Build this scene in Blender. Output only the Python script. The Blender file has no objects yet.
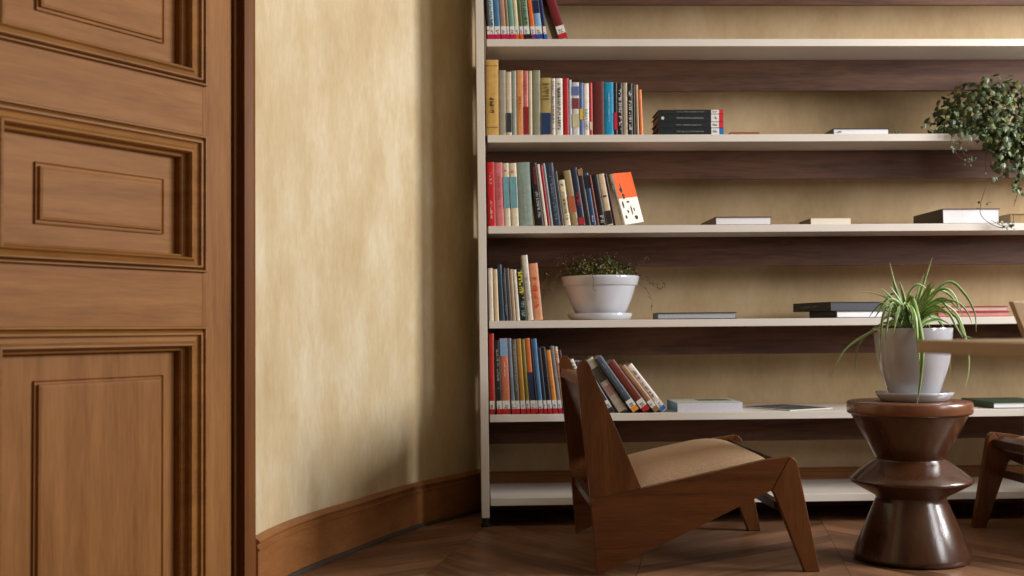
import bpy, bmesh, math, random
from mathutils import Vector, Matrix
rnd = random.Random(7)
sc = bpy.context.scene
COL = sc.collection

# ------------------------------------------------------------------ camera
cam_d = bpy.data.cameras.new('camera'); cam = bpy.data.objects.new('camera', cam_d); COL.objects.link(cam)
PSI, TH, RHO = math.radians(-1.93), math.atan(43/1160.), .009
f0 = Vector((-math.sin(PSI)*math.cos(TH), math.cos(PSI)*math.cos(TH), math.sin(TH)))
r0 = Vector((math.cos(PSI), math.sin(PSI), 0)); u0 = r0.cross(f0)
R_ = math.cos(RHO)*r0 - math.sin(RHO)*u0; U_ = R_.cross(f0)
m = Matrix((R_, U_, -f0)).transposed().to_4x4()
m.translation = Vector((-.0263, -4.3082, .7250))
cam.matrix_world = m
cam_d.sensor_width = 36; cam_d.lens = 1160/1024*36
cam_d.dof.use_dof = True; cam_d.dof.focus_distance = 3.9; cam_d.dof.aperture_fstop = 3.2
cam_d.clip_start = .05
sc.camera = cam
# ------------------------------------------------------------------ light
sc.view_settings.view_transform = 'Standard'; sc.view_settings.look = 'None'
sc.view_settings.gamma = 1; sc.view_settings.use_curve_mapping = False
sc.view_settings.exposure = -0.08
w = bpy.data.worlds.new('world'); sc.world = w; w.use_nodes = True
w.node_tree.nodes['Background'].inputs[0].default_value = (.75, .85, 1, 1)
w.node_tree.nodes['Background'].inputs[1].default_value = 0.05

def window_light(name, loc, rot, sx, sz, power, color):
    l = bpy.data.lights.new(name, 'AREA'); l.shape = 'RECTANGLE'; l.size = sx; l.size_y = sz
    l.energy = power; l.color = color
    o = bpy.data.objects.new(name, l); COL.objects.link(o); o.location = loc; o.rotation_euler = rot
    return o
# daylight coming in through the windows of the right wall, plus a fill lamp added behind the camera
window_light('window_and_fill', (4.12, -1.35, 2.0), (0, math.radians(90), 0), 1.55, 1.25, 200, (.98, .97, .96))
window_light('window_and_fill', (4.12, -3.55, 2.0), (0, math.radians(90), 0), 1.55, 1.25, 75, (.96, .97, .98))
window_light('window_and_fill', (1.5, -7.1, 1.95), (math.radians(90), 0, 0), 1.6, 2.1, 4, (.9, .95, 1))  # weak fill lamp, added to lift the shaded parts

# ------------------------------------------------------------------ materials
MATS = {}
def mat(name, col, rough=.6, metal=0, spec=.5, coat=0, noise=None):
    if name in MATS: return MATS[name]
    m = bpy.data.materials.new(name); m.use_nodes = True; nt = m.node_tree
    b = nt.nodes['Principled BSDF']
    b.inputs['Roughness'].default_value = rough; b.inputs['Metallic'].default_value = metal
    b.inputs['Specular IOR Level'].default_value = spec; b.inputs['Coat Weight'].default_value = coat
    # slight procedural unevenness in every material
    amt, sc_ = noise or (.10, 35)
    tc = nt.nodes.new('ShaderNodeTexCoord'); n = nt.nodes.new('ShaderNodeTexNoise')
    n.inputs['Scale'].default_value = sc_; n.inputs['Detail'].default_value = 4
    nt.links.new(tc.outputs['Object'], n.inputs['Vector'])
    r = nt.nodes.new('ShaderNodeValToRGB'); c = Vector(col)
    r.color_ramp.elements[0].position = .3; r.color_ramp.elements[1].position = .7
    r.color_ramp.elements[0].color = (*(c*(1-amt)), 1); r.color_ramp.elements[1].color = (*[min(1, v*(1+amt)) for v in c], 1)
    nt.links.new(n.outputs['Fac'], r.inputs[0]); nt.links.new(r.outputs[0], b.inputs['Base Color'])
    MATS[name] = m; return m

def wood(name, dark, light, axis='X', rough=.35, scale=1., coat=.2, grain=1., spec=.22):
    if name in MATS: return MATS[name]
    m = bpy.data.materials.new(name); m.use_nodes = True; nt = m.node_tree; L = nt.links
    b = nt.nodes['Principled BSDF']; b.inputs['Roughness'].default_value = rough; b.inputs['Coat Weight'].default_value = coat*.35 if spec < .3 else coat
    b.inputs['Specular IOR Level'].default_value = spec
    b.inputs['Coat Roughness'].default_value = .25
    tc = nt.nodes.new('ShaderNodeTexCoord'); mp = nt.nodes.new('ShaderNodeMapping')
    s = [9*scale]*3; s['XYZ'.index(axis)] = .9*scale; mp.inputs['Scale'].default_value = s
    L.new(tc.outputs['Object'], mp.inputs[0])
    n1 = nt.nodes.new('ShaderNodeTexNoise'); n1.inputs['Scale'].default_value = 1.3; n1.inputs['Detail'].default_value = 6; n1.inputs['Distortion'].default_value = 1.2
    n2 = nt.nodes.new('ShaderNodeTexNoise'); n2.inputs['Scale'].default_value = 12; n2.inputs['Detail'].default_value = 5
    L.new(mp.outputs[0], n1.inputs['Vector']); L.new(mp.outputs[0], n2.inputs['Vector'])
    mx = nt.nodes.new('ShaderNodeMix'); mx.inputs[0].default_value = .35
    L.new(n1.outputs['Fac'], mx.inputs[2]); L.new(n2.outputs['Fac'], mx.inputs[3])
    r = nt.nodes.new('ShaderNodeValToRGB')
    r.color_ramp.elements[0].position = .5-.2/grain; r.color_ramp.elements[1].position = .5+.2/grain
    r.color_ramp.elements[0].color = (*dark, 1); r.color_ramp.elements[1].color = (*light, 1)
    L.new(mx.outputs[0], r.inputs[0]); L.new(r.outputs[0], b.inputs['Base Color'])
    bp = nt.nodes.new('ShaderNodeBump'); bp.inputs['Strength'].default_value = .06; bp.inputs['Distance'].default_value = .01
    L.new(n2.outputs['Fac'], bp.inputs['Height']); L.new(bp.outputs[0], b.inputs['Normal'])
    MATS[name] = m; return m

def plaster(name, stops, rough=.75):
    m = bpy.data.materials.new(name); m.use_nodes = True; nt = m.node_tree; L = nt.links
    b = nt.nodes['Principled BSDF']; b.inputs['Roughness'].default_value = rough; b.inputs['Specular IOR Level'].default_value = .25
    tc = nt.nodes.new('ShaderNodeTexCoord')
    def noise(scale, z, detail, vec):
        mp = nt.nodes.new('ShaderNodeMapping'); mp.inputs['Scale'].default_value = (scale, scale, scale*z)
        n = nt.nodes.new('ShaderNodeTexNoise'); n.inputs['Scale'].default_value = 1; n.inputs['Detail'].default_value = detail
        n.inputs['Roughness'].default_value = .62
        L.new(tc.outputs['Object'], mp.inputs[0]); L.new(mp.outputs[0], n.inputs['Vector']); return n
    a = noise(5, .5, 9, 0); c = noise(55, .45, 4, 0)
    mx = nt.nodes.new('ShaderNodeMix'); mx.inputs[0].default_value = .22
    L.new(a.outputs['Fac'], mx.inputs[2]); L.new(c.outputs['Fac'], mx.inputs[3])
    r = nt.nodes.new('ShaderNodeValToRGB')
    r.color_ramp.elements[0].position = stops[0][0]; r.color_ramp.elements[0].color = (*stops[0][1], 1)
    r.color_ramp.elements[1].position = stops[-1][0]; r.color_ramp.elements[1].color = (*stops[-1][1], 1)
    for p, cc in stops[1:-1]: r.color_ramp.elements.new(p).color = (*cc, 1)
    L.new(mx.outputs[0], r.inputs[0]); L.new(r.outputs[0], b.inputs['Base Color'])
    bp = nt.nodes.new('ShaderNodeBump'); bp.inputs['Strength'].default_value = .12; bp.inputs['Distance'].default_value = .01
    L.new(a.outputs['Fac'], bp.inputs['Height']); L.new(bp.outputs[0], b.inputs['Normal'])
    return m

M_wall = plaster('limewash_plaster', [(.30, (.50, .365, .195)), (.5, (.60, .475, .29)), (.68, (.70, .61, .44))])
M_wallb = plaster('beige_plaster', [(.3, (.43, .295, .15)), (.52, (.53, .38, .215)), (.7, (.60, .455, .28))])
M_ceil = mat('ceiling_paint', (.36, .31, .24), .9)  # ceiling out of view, toned down to bounce less light
M_wallo = plaster('darkened_unseen_plaster', [(.3, (.28, .20, .10)), (.7, (.38, .29, .16))])  # for the unseen right and rear walls, darkened to cut fill light
M_white = mat('white_shelf_lacquer', (.70, .645, .58), .42, noise=(.03, 6))
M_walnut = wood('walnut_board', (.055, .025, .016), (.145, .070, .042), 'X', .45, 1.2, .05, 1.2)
M_doorH = wood('door_oak_horizontal', (.185, .072, .019), (.36, .165, .053), 'X', .5, 1.3, .0, .8, .12)
M_doorV = wood('door_oak_vertical', (.185, .072, .019), (.36, .165, .053), 'Z', .5, 1.3, .0, .8, .12)
M_moul = wood('door_moulding_oak', (.16, .060, .012), (.34, .15, .036), 'X', .5, 1.3, 0, .8, .2)
M_casing = wood('door_casing_oak', (.125, .045, .013), (.23, .09, .028), 'Z', .45, 1.3, 0, .8, .1)
M_skirt = wood('skirting_oak', (.20, .075, .024), (.36, .155, .052), 'Y', .4, 1.1, .2, .8)
M_chairH = wood('teak_rail', (.062, .020, .006), (.17, .060, .017), 'X', .33, 1.6, .25, .9)
M_chairV = wood('teak_post', (.062, .020, .006), (.17, .060, .017), 'Z', .33, 1.6, .25, .9)
M_chairD = wood('teak_bar', (.035, .014, .008), (.075, .028, .015), 'Y', .35, 1.6, .2, .9)
M_stool = wood('stained_stool_wood', (.038, .013, .0055), (.088, .031, .012), 'Z', .2, .8, .7, .8, .5)
M_oak = wood('pale_oak', (.48, .33, .19), (.62, .46, .30), 'Y', .45, 1.0, .1, .8)
M_pot = mat('grey_glazed_ceramic', (.45, .455, .49), .12, coat=.6, noise=(.06, 12))
M_bowl = mat('white_glazed_ceramic', (.56, .57, .62), .12, coat=.6, noise=(.03, 12))
M_soil = mat('potting_soil', (.05, .033, .02), .95, noise=(.5, 120))
M_black = mat('black_plastic', (.012, .012, .013), .4)
M_page = mat('page_edges', (.72, .66, .55), .8, noise=(.08, 300))
M_pagew = mat('white_page_edges', (.78, .77, .79), .8, noise=(.05, 300))
M_lab = mat('label_paper', (.78, .77, .74), .6)
M_ink = mat('black_ink', (.02, .02, .022), .6)
M_fabric = mat('beige_upholstery', (.40, .27, .165), .95, spec=.2, noise=(.16, 160))

# floor: worn chevron parquet
def floor_mat():
    m = bpy.data.materials.new('parquet'); m.use_nodes = True; nt = m.node_tree; L = nt.links
    b = nt.nodes['Principled BSDF']; b.inputs['Specular IOR Level'].default_value = .3
    def N(t, **k):
        n = nt.nodes.new(t)
        for a, v in k.items(): setattr(n, a, v)
        return n
    def M(op, a, bb=None):
        n = N('ShaderNodeMath', operation=op)
        for i, v in enumerate((a, bb)):
            if v is None: continue
            if isinstance(v, (int, float)): n.inputs[i].default_value = v
            else: L.new(v, n.inputs[i])
        return n.outputs[0]
    tc = N('ShaderNodeTexCoord'); mp = N('ShaderNodeMapping'); mp.inputs['Rotation'].default_value = (0, 0, math.radians(12))
    L.new(tc.outputs['Object'], mp.inputs[0]); sp = N('ShaderNodeSeparateXYZ'); L.new(mp.outputs[0], sp.inputs[0])
    W, PL = .62, .115
    cx = M('DIVIDE', sp.outputs[0], W); ci = M('FLOOR', cx)
    pp = M('PINGPONG', cx, 1.0)
    v = M('DIVIDE', M('ADD', sp.outputs[1], M('MULTIPLY', pp, W)), PL)
    vi = M('FLOOR', v); vf = M('FRACT', v)
    cb = N('ShaderNodeCombineXYZ'); L.new(ci, cb.inputs[0]); L.new(vi, cb.inputs[1])
    wn = N('ShaderNodeTexWhiteNoise'); L.new(cb.outputs[0], wn.inputs['Vector'])
    # grain stretched along each plank
    gx = M('MULTIPLY', v, 1.4); gy = M('MULTIPLY', pp, 1.6)
    cg = N('ShaderNodeCombineXYZ'); L.new(gx, cg.inputs[0]); L.new(gy, cg.inputs[1]); L.new(wn.outputs['Value'], cg.inputs[2])
    g = N('ShaderNodeTexNoise'); g.inputs['Scale'].default_value = 2.2; g.inputs['Detail'].default_value = 6; L.new(cg.outputs[0], g.inputs['Vector'])
    big = N('ShaderNodeTexNoise'); big.inputs['Scale'].default_value = 2.5; big.inputs['Detail'].default_value = 4; L.new(tc.outputs['Object'], big.inputs['Vector'])
    f = M('ADD', M('MULTIPLY', wn.outputs['Value'], .38), M('ADD', M('MULTIPLY', g.outputs['Fac'], .55), M('MULTIPLY', big.outputs['Fac'], .35)))
    r = N('ShaderNodeValToRGB'); r.color_ramp.elements[0].position = .30; r.color_ramp.elements[1].position = .88
    r.color_ramp.elements[0].color = (.045, .019, .009, 1); r.color_ramp.elements[1].color = (.30, .150, .078, 1)
    L.new(f, r.inputs[0])
    gap = M('MINIMUM', M('GREATER_THAN', vf, .022), M('GREATER_THAN', M('PINGPONG', cx, .5), .002))
    mx = N('ShaderNodeMix', data_type='RGBA'); L.new(gap, mx.inputs[0]); mx.inputs[6].default_value = (.035, .017, .010, 1); L.new(r.outputs[0], mx.inputs[7])
    L.new(mx.outputs[2], b.inputs['Base Color'])
    rr = M('ADD', M('MULTIPLY', big.outputs['Fac'], .3), .25); L.new(rr, b.inputs['Roughness'])
    bp = N('ShaderNodeBump'); bp.inputs['Strength'].default_value = .3; bp.inputs['Distance'].default_value = .004
    L.new(gap, bp.inputs['Height']); L.new(bp.outputs[0], b.inputs['Normal'])
    return m
M_floor = floor_mat()

# ------------------------------------------------------------------ mesh helpers
def link(name, bm, m, parent=None, smooth=False, bevel=0, loc=None, auto=None):
    bmesh.ops.recalc_face_normals(bm, faces=bm.faces)
    me = bpy.data.meshes.new(name); bm.to_mesh(me); bm.free()
    for mm in (m if isinstance(m, (list, tuple)) else [m]): me.materials.append(mm)
    if smooth:
        for p in me.polygons: p.use_smooth = True
    if auto is not None:
        me.set_sharp_from_angle(angle=math.radians(auto))
    o = bpy.data.objects.new(name, me); COL.objects.link(o)
    if parent: o.parent = parent
    if loc: o.location = loc
    if bevel:
        b = o.modifiers.new('bevel', 'BEVEL'); b.width = bevel; b.segments = 2; b.limit_method = 'ANGLE'
    return o
def box(bm, x0, x1, y0, y1, z0, z1, mi=0):
    v = [bm.verts.new((x, y, z)) for x in (x0, x1) for y in (y0, y1) for z in (z0, z1)]
    for q in ((0,1,3,2),(4,6,7,5),(0,4,5,1),(2,3,7,6),(0,2,6,4),(1,5,7,3)):
        f = bm.faces.new([v[i] for i in q]); f.material_index = mi
    return v
def prism(bm, pts, fn, a, b):
    """closed outline pts (p,q) extruded from a to b; fn(p,q,t)->xyz"""
    A = [bm.verts.new(fn(p, q, a)) for p, q in pts]; B = [bm.verts.new(fn(p, q, b)) for p, q in pts]
    n = len(pts); bm.faces.new(A); bm.faces.new(B[::-1])
    for i in range(n): bm.faces.new((A[i], B[i], B[(i+1) % n], A[(i+1) % n]))
def lathe(bm, prof, seg=64, mi=0):
    rings = []
    for r, z in prof:
        if r < 1e-5: rings.append([bm.verts.new((0, 0, z))])
        else: rings.append([bm.verts.new((r*math.cos(2*math.pi*i/seg), r*math.sin(2*math.pi*i/seg), z)) for i in range(seg)])
    for a, b in zip(rings, rings[1:]):
        for i in range(seg):
            j = (i+1) % seg
            if len(a) == 1 and len(b) == 1: continue
            if len(a) == 1: f = bm.faces.new((a[0], b[i], b[j]))
            elif len(b) == 1: f = bm.faces.new((a[i], b[0], a[j]))
            else: f = bm.faces.new((a[i], b[i], b[j], a[j]))
            f.material_index = mi
def tube(bm, pts, r, seg=6, mi=0):
    pts = [Vector(p) for p in pts]; rings = []
    for i, p in enumerate(pts):
        t = (pts[min(i+1, len(pts)-1)] - pts[max(i-1, 0)]).normalized()
        s = t.cross(Vector((.3, .2, 1))).normalized(); q = t.cross(s)
        rr = r[i] if isinstance(r, (list, tuple)) else r
        rings.append([bm.verts.new(p + rr*(math.cos(a)*s + math.sin(a)*q)) for a in [2*math.pi*k/seg for k in range(seg)]])
    for a, b in zip(rings, rings[1:]):
        for i in range(seg): bm.faces.new((a[i], b[i], b[(i+1) % seg], a[(i+1) % seg])).material_index = mi
    bm.faces.new(rings[0]).material_index = mi; bm.faces.new(rings[-1][::-1]).material_index = mi
def tag(o, label, cat, group=None, kind=None):
    o['label'] = label; o['category'] = cat
    if group: o['group'] = group
    if kind: o['kind'] = kind
    return o
def thing(name, label, cat, loc=(0, 0, 0), rotz=0, group=None):
    o = bpy.data.objects.new(name, None); COL.objects.link(o); o.location = loc; o.rotation_euler = (0, 0, rotz)
    o.empty_display_size = .1
    return tag(o, label, cat, group)
def struct(o): o['kind'] = 'structure'; return o
def catmull(P, n):
    P = [Vector(p) for p in P]; out = []
    for i in range(len(P)-1):
        a = P[max(i-1, 0)]; b = P[i]; c = P[i+1]; d = P[min(i+2, len(P)-1)]
        for k in range(n):
            t = k/n
            out.append(.5*((2*b) + (c-a)*t + (2*a-5*b+4*c-d)*t*t + (3*b-a-3*c+d)*t**3))
    out.append(P[-1]); return out

# ------------------------------------------------------------------ the room
H = 3.2
bm = bmesh.new(); box(bm, -3, 4.3, -7.3, .7, -.1, 0); struct(link('floor', bm, M_floor))
bm = bmesh.new(); box(bm, -3, 4.3, -7.3, .7, H, H+.1); struct(link('ceiling', bm, M_ceil))
bm = bmesh.new(); box(bm, -.2, 4.3, .44, .6, 0, H); struct(link('wall_back', bm, M_wallb))
# curved left wall
WP = [(.02, .52), (-.013, .434), (-.092, .288), (-.180, .155), (-.265, .013), (-.355, -.19), (-.441, -.411), (-.520, -.60), (-.581, -.78), (-.618, -.94), (-.634, -1.045), (-.640, -1.075)]
wc = [Vector((p[0], p[1])) for p in catmull([(x, y, 0) for x, y in WP], 6)]
def offs(c, d):
    out = []
    for i, p in enumerate(c):
        t = (c[min(i+1, len(c)-1)] - c[max(i-1, 0)]).normalized()
        out.append(p + d*Vector((-t.y, t.x)))     # to the left of travel
    return out
def sweep(prof, curve):
    """prof: closed (d, z) outline swept along curve; d = distance into the room"""
    bm = bmesh.new(); rows = []
    for i, p in enumerate(curve):
        t = (curve[min(i+1, len(curve)-1)] - curve[max(i-1, 0)]).normalized(); n = Vector((-t.y, t.x))
        rows.append([bm.verts.new((p.x+n.x*d, p.y+n.y*d, z)) for d, z in prof])
    k = len(prof)
    for a, b in zip(rows, rows[1:]):
        for i in range(k): bm.faces.new((a[i], b[i], b[(i+1) % k], a[(i+1) % k]))
    bm.faces.new(rows[0]); bm.faces.new(rows[-1][::-1]); return bm
struct(link('wall_left', sweep([(0, 0), (0, H), (-.15, H), (-.15, 0)], wc), M_wall, smooth=True, auto=40))
SK = [(0, .0), (.020, .0), (.020, .128), (.023, .131), (.023, .136), (.018, .139), (.018, .148), (.024, .153), (.024, .158), (.016, .163), (.006, .168), (0, .168)]
ssk = [(d, z*.98) for d, z in SK]
struct(link('baseboard_left', sweep(ssk, wc[4:]), M_skirt, smooth=True, auto=25))
struct(link('trim_1', sweep([(.020, 0), (.030, 0), (.030, .006), (.025, .012), (.020, .013)], wc[4:]), mat('dark_gap_strip', (.05, .033, .022), .7)))  # dark strip put in for the shadowed gap under the baseboard
bl = [Vector((3.9, .44)), Vector((0.0, .44))]
SKB = [(d, z*.92) for d, z in SK]
M_skirtb = wood('skirting_oak_back', (.20, .075, .024), (.36, .155, .052), 'X', .4, 1.1, .2, .8)
bmb = sweep([(d, z) for d, z in SKB], [Vector((0.03, .44)), Vector((4.1, .44))])
# the sweep above runs left to right, whose left-hand side is behind the wall: mirror it into the room
for v in bmb.verts: v.co.y = .44 - (v.co.y - .44)
struct(link('baseboard_back', bmb, M_skirtb))

# ---- wall with the door (plane through DP, running towards the camera)
DP = Vector((-.66, -1.12, 0)); DU = -Vector((.551, .835, 0)).normalized(); DN = Vector((.835, -.551, 0)).normalized()
DM = Matrix((DU, DN, Vector((0, 0, 1)))).transposed().to_4x4(); DM.translation = DP    # local x = u, y = n (into the room), z up
def dlink(name, bm, m, parent=None, **k):
    o = link(name, bm, m, parent, **k)
    if not parent: o.matrix_world = DM
    return o
bm = bmesh.new()
box(bm, -.052, .004, -.16, -.0, 0, H); box(bm, .004, .916, -.16, -.0, 2.25, H); box(bm, .916, 4.6, -.16, 0, 0, H)
struct(dlink('wall_doorway', bm, M_wall))
# casing (right, left, head)
CP = [(0, -.079), (0, 0), (.012, 0), (.016, .012), (.016, .020), (.010, .023), (.010, .027), (.020, .030), (.034, .031), (.042, .029), (.046, .024), (.050, .012), (.050, .0005), (.008, .0005), (.006, -.079)]
bm = bmesh.new()
prism(bm, [(.0245-p*1.22, q) for p, q in CP], lambda p, q, t: (p, q, t), 0, 2.30)
prism(bm, [(.8955+p*1.22, q) for p, q in CP], lambda p, q, t: (p, q, t), 0, 2.30)
prism(bm, [(2.24+p, q) for p, q in CP], lambda p, q, t: (t, q, p), -.037, .957)
struct(dlink('trim_2', bm, M_casing))
bm = bmesh.new(); box(bm, .0045, .0290, -.12, -.080, 0, 2.249); box(bm, .891, .9155, -.12, -.080, 0, 2.249); box(bm, .0292, .8908, -.12, -.080, 2.226, 2.249)
struct(dlink('trim_3', bm, wood('door_jamb_shaded_oak', (.03, .011, .005), (.06, .022, .009), 'Z', .5)))  # jamb coloured extra dark to paint the shade inside the door gap
# leaf: stiles and rails in one mesh, panels as parts
door = bpy.data.objects.new('door_1', None); COL.objects.link(door); door.matrix_world = DM; struct(door)
FY = -.005          # front face of the leaf
rows = [(1.38, 2.0), (.886, 1.248), (.035, .745)]
bm = bmesh.new()
box(bm, .03, .135, -.05, FY, .01, 2.22); box(bm, .785, .89, -.05, FY, .01, 2.22)
link('stile', bm, M_doorV, door, bevel=.002)
bm = bmesh.new(); zs = [.01]+[z for r in rows[::-1] for z in (r[0]+.008, r[1]-.008)]+[2.22]
for a, b in zip(zs[0::2], zs[1::2]): box(bm, .1352, .7848, -.05, FY, a, b)
link('rail', bm, M_doorH, door)
for (z0, z1) in rows:
    # back of the panel, sunk well behind the mouldings
    bm = bmesh.new(); box(bm, .14, .78, -.046, -.034, z0+.01, z1-.01)
    # raised field with bevelled edge
    fx0, fx1, fz0, fz1 = .245, .623, z0+(.095 if z0 > .5 else .055), z1-.124
    ring = lambda dx, y: [bm.verts.new(c) for c in ((fx0+dx, y, fz0+dx), (fx1-dx, y, fz0+dx), (fx1-dx, y, fz1-dx), (fx0+dx, y, fz1-dx))]
    rr = [ring(0, -.0345), ring(0, -.028), ring(.004, -.0325), ring(.009, -.0325), ring(.010, -.025), ring(.016, -.023)]
    for a, b in zip(rr, rr[1:]):
        for i in range(4): bm.faces.new((a[i], b[i], b[(i+1) % 4], a[(i+1) % 4]))
    bm.faces.new(rr[-1])
    link('door_panel', bm, M_doorV if z1 < .8 else M_doorH, door)
    # bolection moulding swept round the frame of the panel with mitred corners
    bm = bmesh.new()
    prof = [(0, FY), (0, .004), (.003, .008), (.008, .008), (.011, .000), (.014, -.003), (.017, .006), (.021, .012), (.027, .012), (.030, .004), (.034, .002), (.046, .005), (.054, .012), (.060, .013), (.064, .006), (.066, -.006), (.070, -.010), (.074, -.011), (.077, -.016), (.077, -.035)]
    x0, x1 = .127, .793
    prev = None
    for d, y in prof:
        v = [bm.verts.new(c) for c in ((x0+d, y, z0+d*.6), (x1-d, y, z0+d*.6), (x1-d, y, z1-d*.83), (x0+d, y, z1-d*.83))]
        if prev:
            for i in range(4): bm.faces.new((prev[i], v[i], v[(i+1) % 4], prev[(i+1) % 4]))
        prev = v
    link('panel_moulding', bm, M_moul, door)

# ---- right wall with two windows, rear wall
bm = bmesh.new()
X0, X1 = 4.2, 4.35
ys = [(-7.3, -4.2), (-2.9, -2.0), (-.7, .6)]
for a, b in ys: box(bm, X0, X1, a, b, 0, H)
for a, b in ((-4.2, -2.9), (-2.0, -.7)): box(bm, X0, X1, a, b, 0, 1.15); box(bm, X0, X1, a, b, 2.85, H)
struct(link('wall_right', bm, M_wallo))
for k, (a, b) in enumerate(((-2.0, -.7), (-4.2, -2.9))):
    bm = bmesh.new()
    box(bm, 4.16, 4.22, a, a+.06, 1.15, 2.85); box(bm, 4.16, 4.22, b-.06, b, 1.15, 2.85)
    box(bm, 4.16, 4.22, a+.06, b-.06, 1.15, 1.21); box(bm, 4.16, 4.22, a+.06, b-.06, 2.79, 2.85)
    struct(link('window_%d' % (k+1), bm, mat('window_paint', (.7, .68, .62), .5)))
bm = bmesh.new(); box(bm, -3, .6, -7.3, -7.2, 0, H); box(bm, 2.4, 4.2, -7.3, -7.2, 0, H); box(bm, .6, 2.4, -7.3, -7.2, 0, .85); box(bm, .6, 2.4, -7.3, -7.2, 3.05, H)
struct(link('wall_rear', bm, M_wallo))

# ------------------------------------------------------------------ bookshelf
ST = [2.158, 1.819, 1.457, 1.116, .763, .416, .108]
def lean(bm):      # the unit stands a hair out of plumb
    for v in bm.verts: v.co.x -= .0042*v.co.z      # top surfaces
TK = .028
XR = 3.25
shelf = thing('bookshelf', 'long white open bookshelf with dark walnut strips behind, standing against the back wall', 'bookshelf')
for x in (0, XR):
    bm = bmesh.new(); box(bm, x, x+.029, 0, .40, .036, 2.9); lean(bm)
    link('upright', bm, M_white, shelf, bevel=.0015)
    bm = bmesh.new(); sx = x+.029 if x == 0 else x-.0016
    box(bm, sx+.0003, sx+.0012, .004, .40, .05, 2.88); lean(bm)
    link('inner_lining', bm, M_walnut, shelf)
for z in ST + [2.50]:
    bm = bmesh.new(); box(bm, .0325, XR-.014, 0, .425, z-TK, z)
    link('shelf_board', bm, M_white, shelf, bevel=.0015)
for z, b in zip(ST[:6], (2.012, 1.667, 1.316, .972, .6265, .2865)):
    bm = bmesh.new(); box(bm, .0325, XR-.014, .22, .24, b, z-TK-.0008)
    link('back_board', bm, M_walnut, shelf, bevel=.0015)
for x in (.0145, XR+.0145):
    for y in (.03, .37):
        bm = bmesh.new(); lathe(bm, [(0, 0), (.017, 0), (.019, .003), (.019, .010), (.013, .013), (.013, .0355), (0, .0355)], 24)
        link('foot', bm, M_black, shelf, smooth=True, auto=40, loc=(x, y, 0))

# ------------------------------------------------------------------ books
def srgb(r, g, b): return tuple(((c/255)/12.92 if c/255 <= .04045 else ((c/255+.055)/1.055)**2.4) for c in (r, g, b))
def cmat(c):
    return mat('cover_%02x%02x%02x' % tuple(int(v) for v in c), srgb(*c), .42, noise=(.12, 60))
def dashes(bm, x0, x1, z0, z1, y, vertical=True, seed=0, big=False):
    """tiny letter-like strokes running along a spine; far too small to read"""
    r = random.Random(seed); w_ = x1-x0; p = z0 if vertical else x0; e = z1 if vertical else x1
    h = w_ if vertical else (z1-z0)
    while p < e:
        l = r.uniform(.3, .9)*h*(.55 if big else .8)
        if p+l > e: break
        if r.random() < .85:
            if vertical:
                if r.random() < .5: box(bm, x0, x1, y-.0005, y, p, p+l*.35); 
                box(bm, x0 if r.random() < .5 else x0+.6*w_, x1 if r.random() < .5 else x1-.5*w_, y-.0005, y, p+l*.3, p+l)
            else:
                box(bm, p, p+l*.35, y-.0005, y, z0, z1)
                k = r.random(); box(bm, p+l*.3, p+l, y-.0005, y, z0+(z1-z0)*(.0 if k < .5 else .6), z0+(z1-z0)*(.4 if k < .5 else 1))
        p += l*1.25
def book_body(root, t, h, d, cc, soft, page=None):
    c = .0012 if soft else .0022; ins = 0.0006 if soft else .003
    a = min(.0018, t*.2)
    out = [(0, d), (0, a*1.6), (t*.12, a*.5), (t*.3, 0), (t*.7, 0), (t*.88, a*.5), (t, a*1.6), (t, d)]
    inn = [(t-c, d), (t-c, a*1.6+c), (c, a*1.6+c), (c, d)]
    bm = bmesh.new(); prism(bm, out+inn, lambda p, q, z: (p, q, z), 0, h)
    link('cover', bm, cmat(cc), root, smooth=True, auto=35)
    bm = bmesh.new(); box(bm, c+.0001, t-c-.0001, a*1.6+c+.0001, d-ins, ins, h-ins)
    link('pages', bm, page or M_page, root)
def bands(root, t, bs, y=-.0004):
    """coloured fields printed on the spine"""
    for k, (name, z0, z1, c) in enumerate(bs):
        bm = bmesh.new(); box(bm, t*.06, t*.94, y-.0003*(k+1), .0015, z0, z1)
        o = link(name, bm, cmat(c), root)
def book(x, z, t, h, tilt, cc, label, group, y=.012, d=.15, soft=True, bs=(), txt=None, tag_col=None, page=None, yaw=0):
    root = thing('book', label, 'book', (x, y, z), 0, group)
    root.rotation_euler = (0, -math.radians(tilt), math.radians(yaw))
    book_body(root, t, h, d, cc, soft, page)
    bands(root, t, bs)
    if txt:
        for (z0, z1, wf, c) in txt:
            bm = bmesh.new(); m_ = t*(1-wf)/2; dashes(bm, m_, t-m_, z0*h, z1*h, -.0018, True, seed=int(x*1e4)+int(z0*100), big=t > .02)
            link('spine_lettering', bm, cmat(c), root)
    if tag_col:      # library sticker: white field with a shelf mark over a coloured strip
        bm = bmesh.new(); box(bm, t*.03, t*.97, -.0016, .0015, .020, .050); lb = link('library_sticker', bm, M_lab, root)
        bm = bmesh.new(); dashes(bm, t*.25, t*.75, .030, .036, -.0019, False, seed=int(x*1e4)); dashes(bm, t*.25, t*.75, .022, .027, -.0019, False, seed=int(x*1e4)+5)
        if len(bm.verts): link('shelf_mark', bm, M_ink, lb)
        else: bm.free()
        bm = bmesh.new(); box(bm, t*.03, t*.97, -.0016, .0015, .002, .0198); link('colour_strip', bm, cmat(tag_col), root)
    return root

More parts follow.
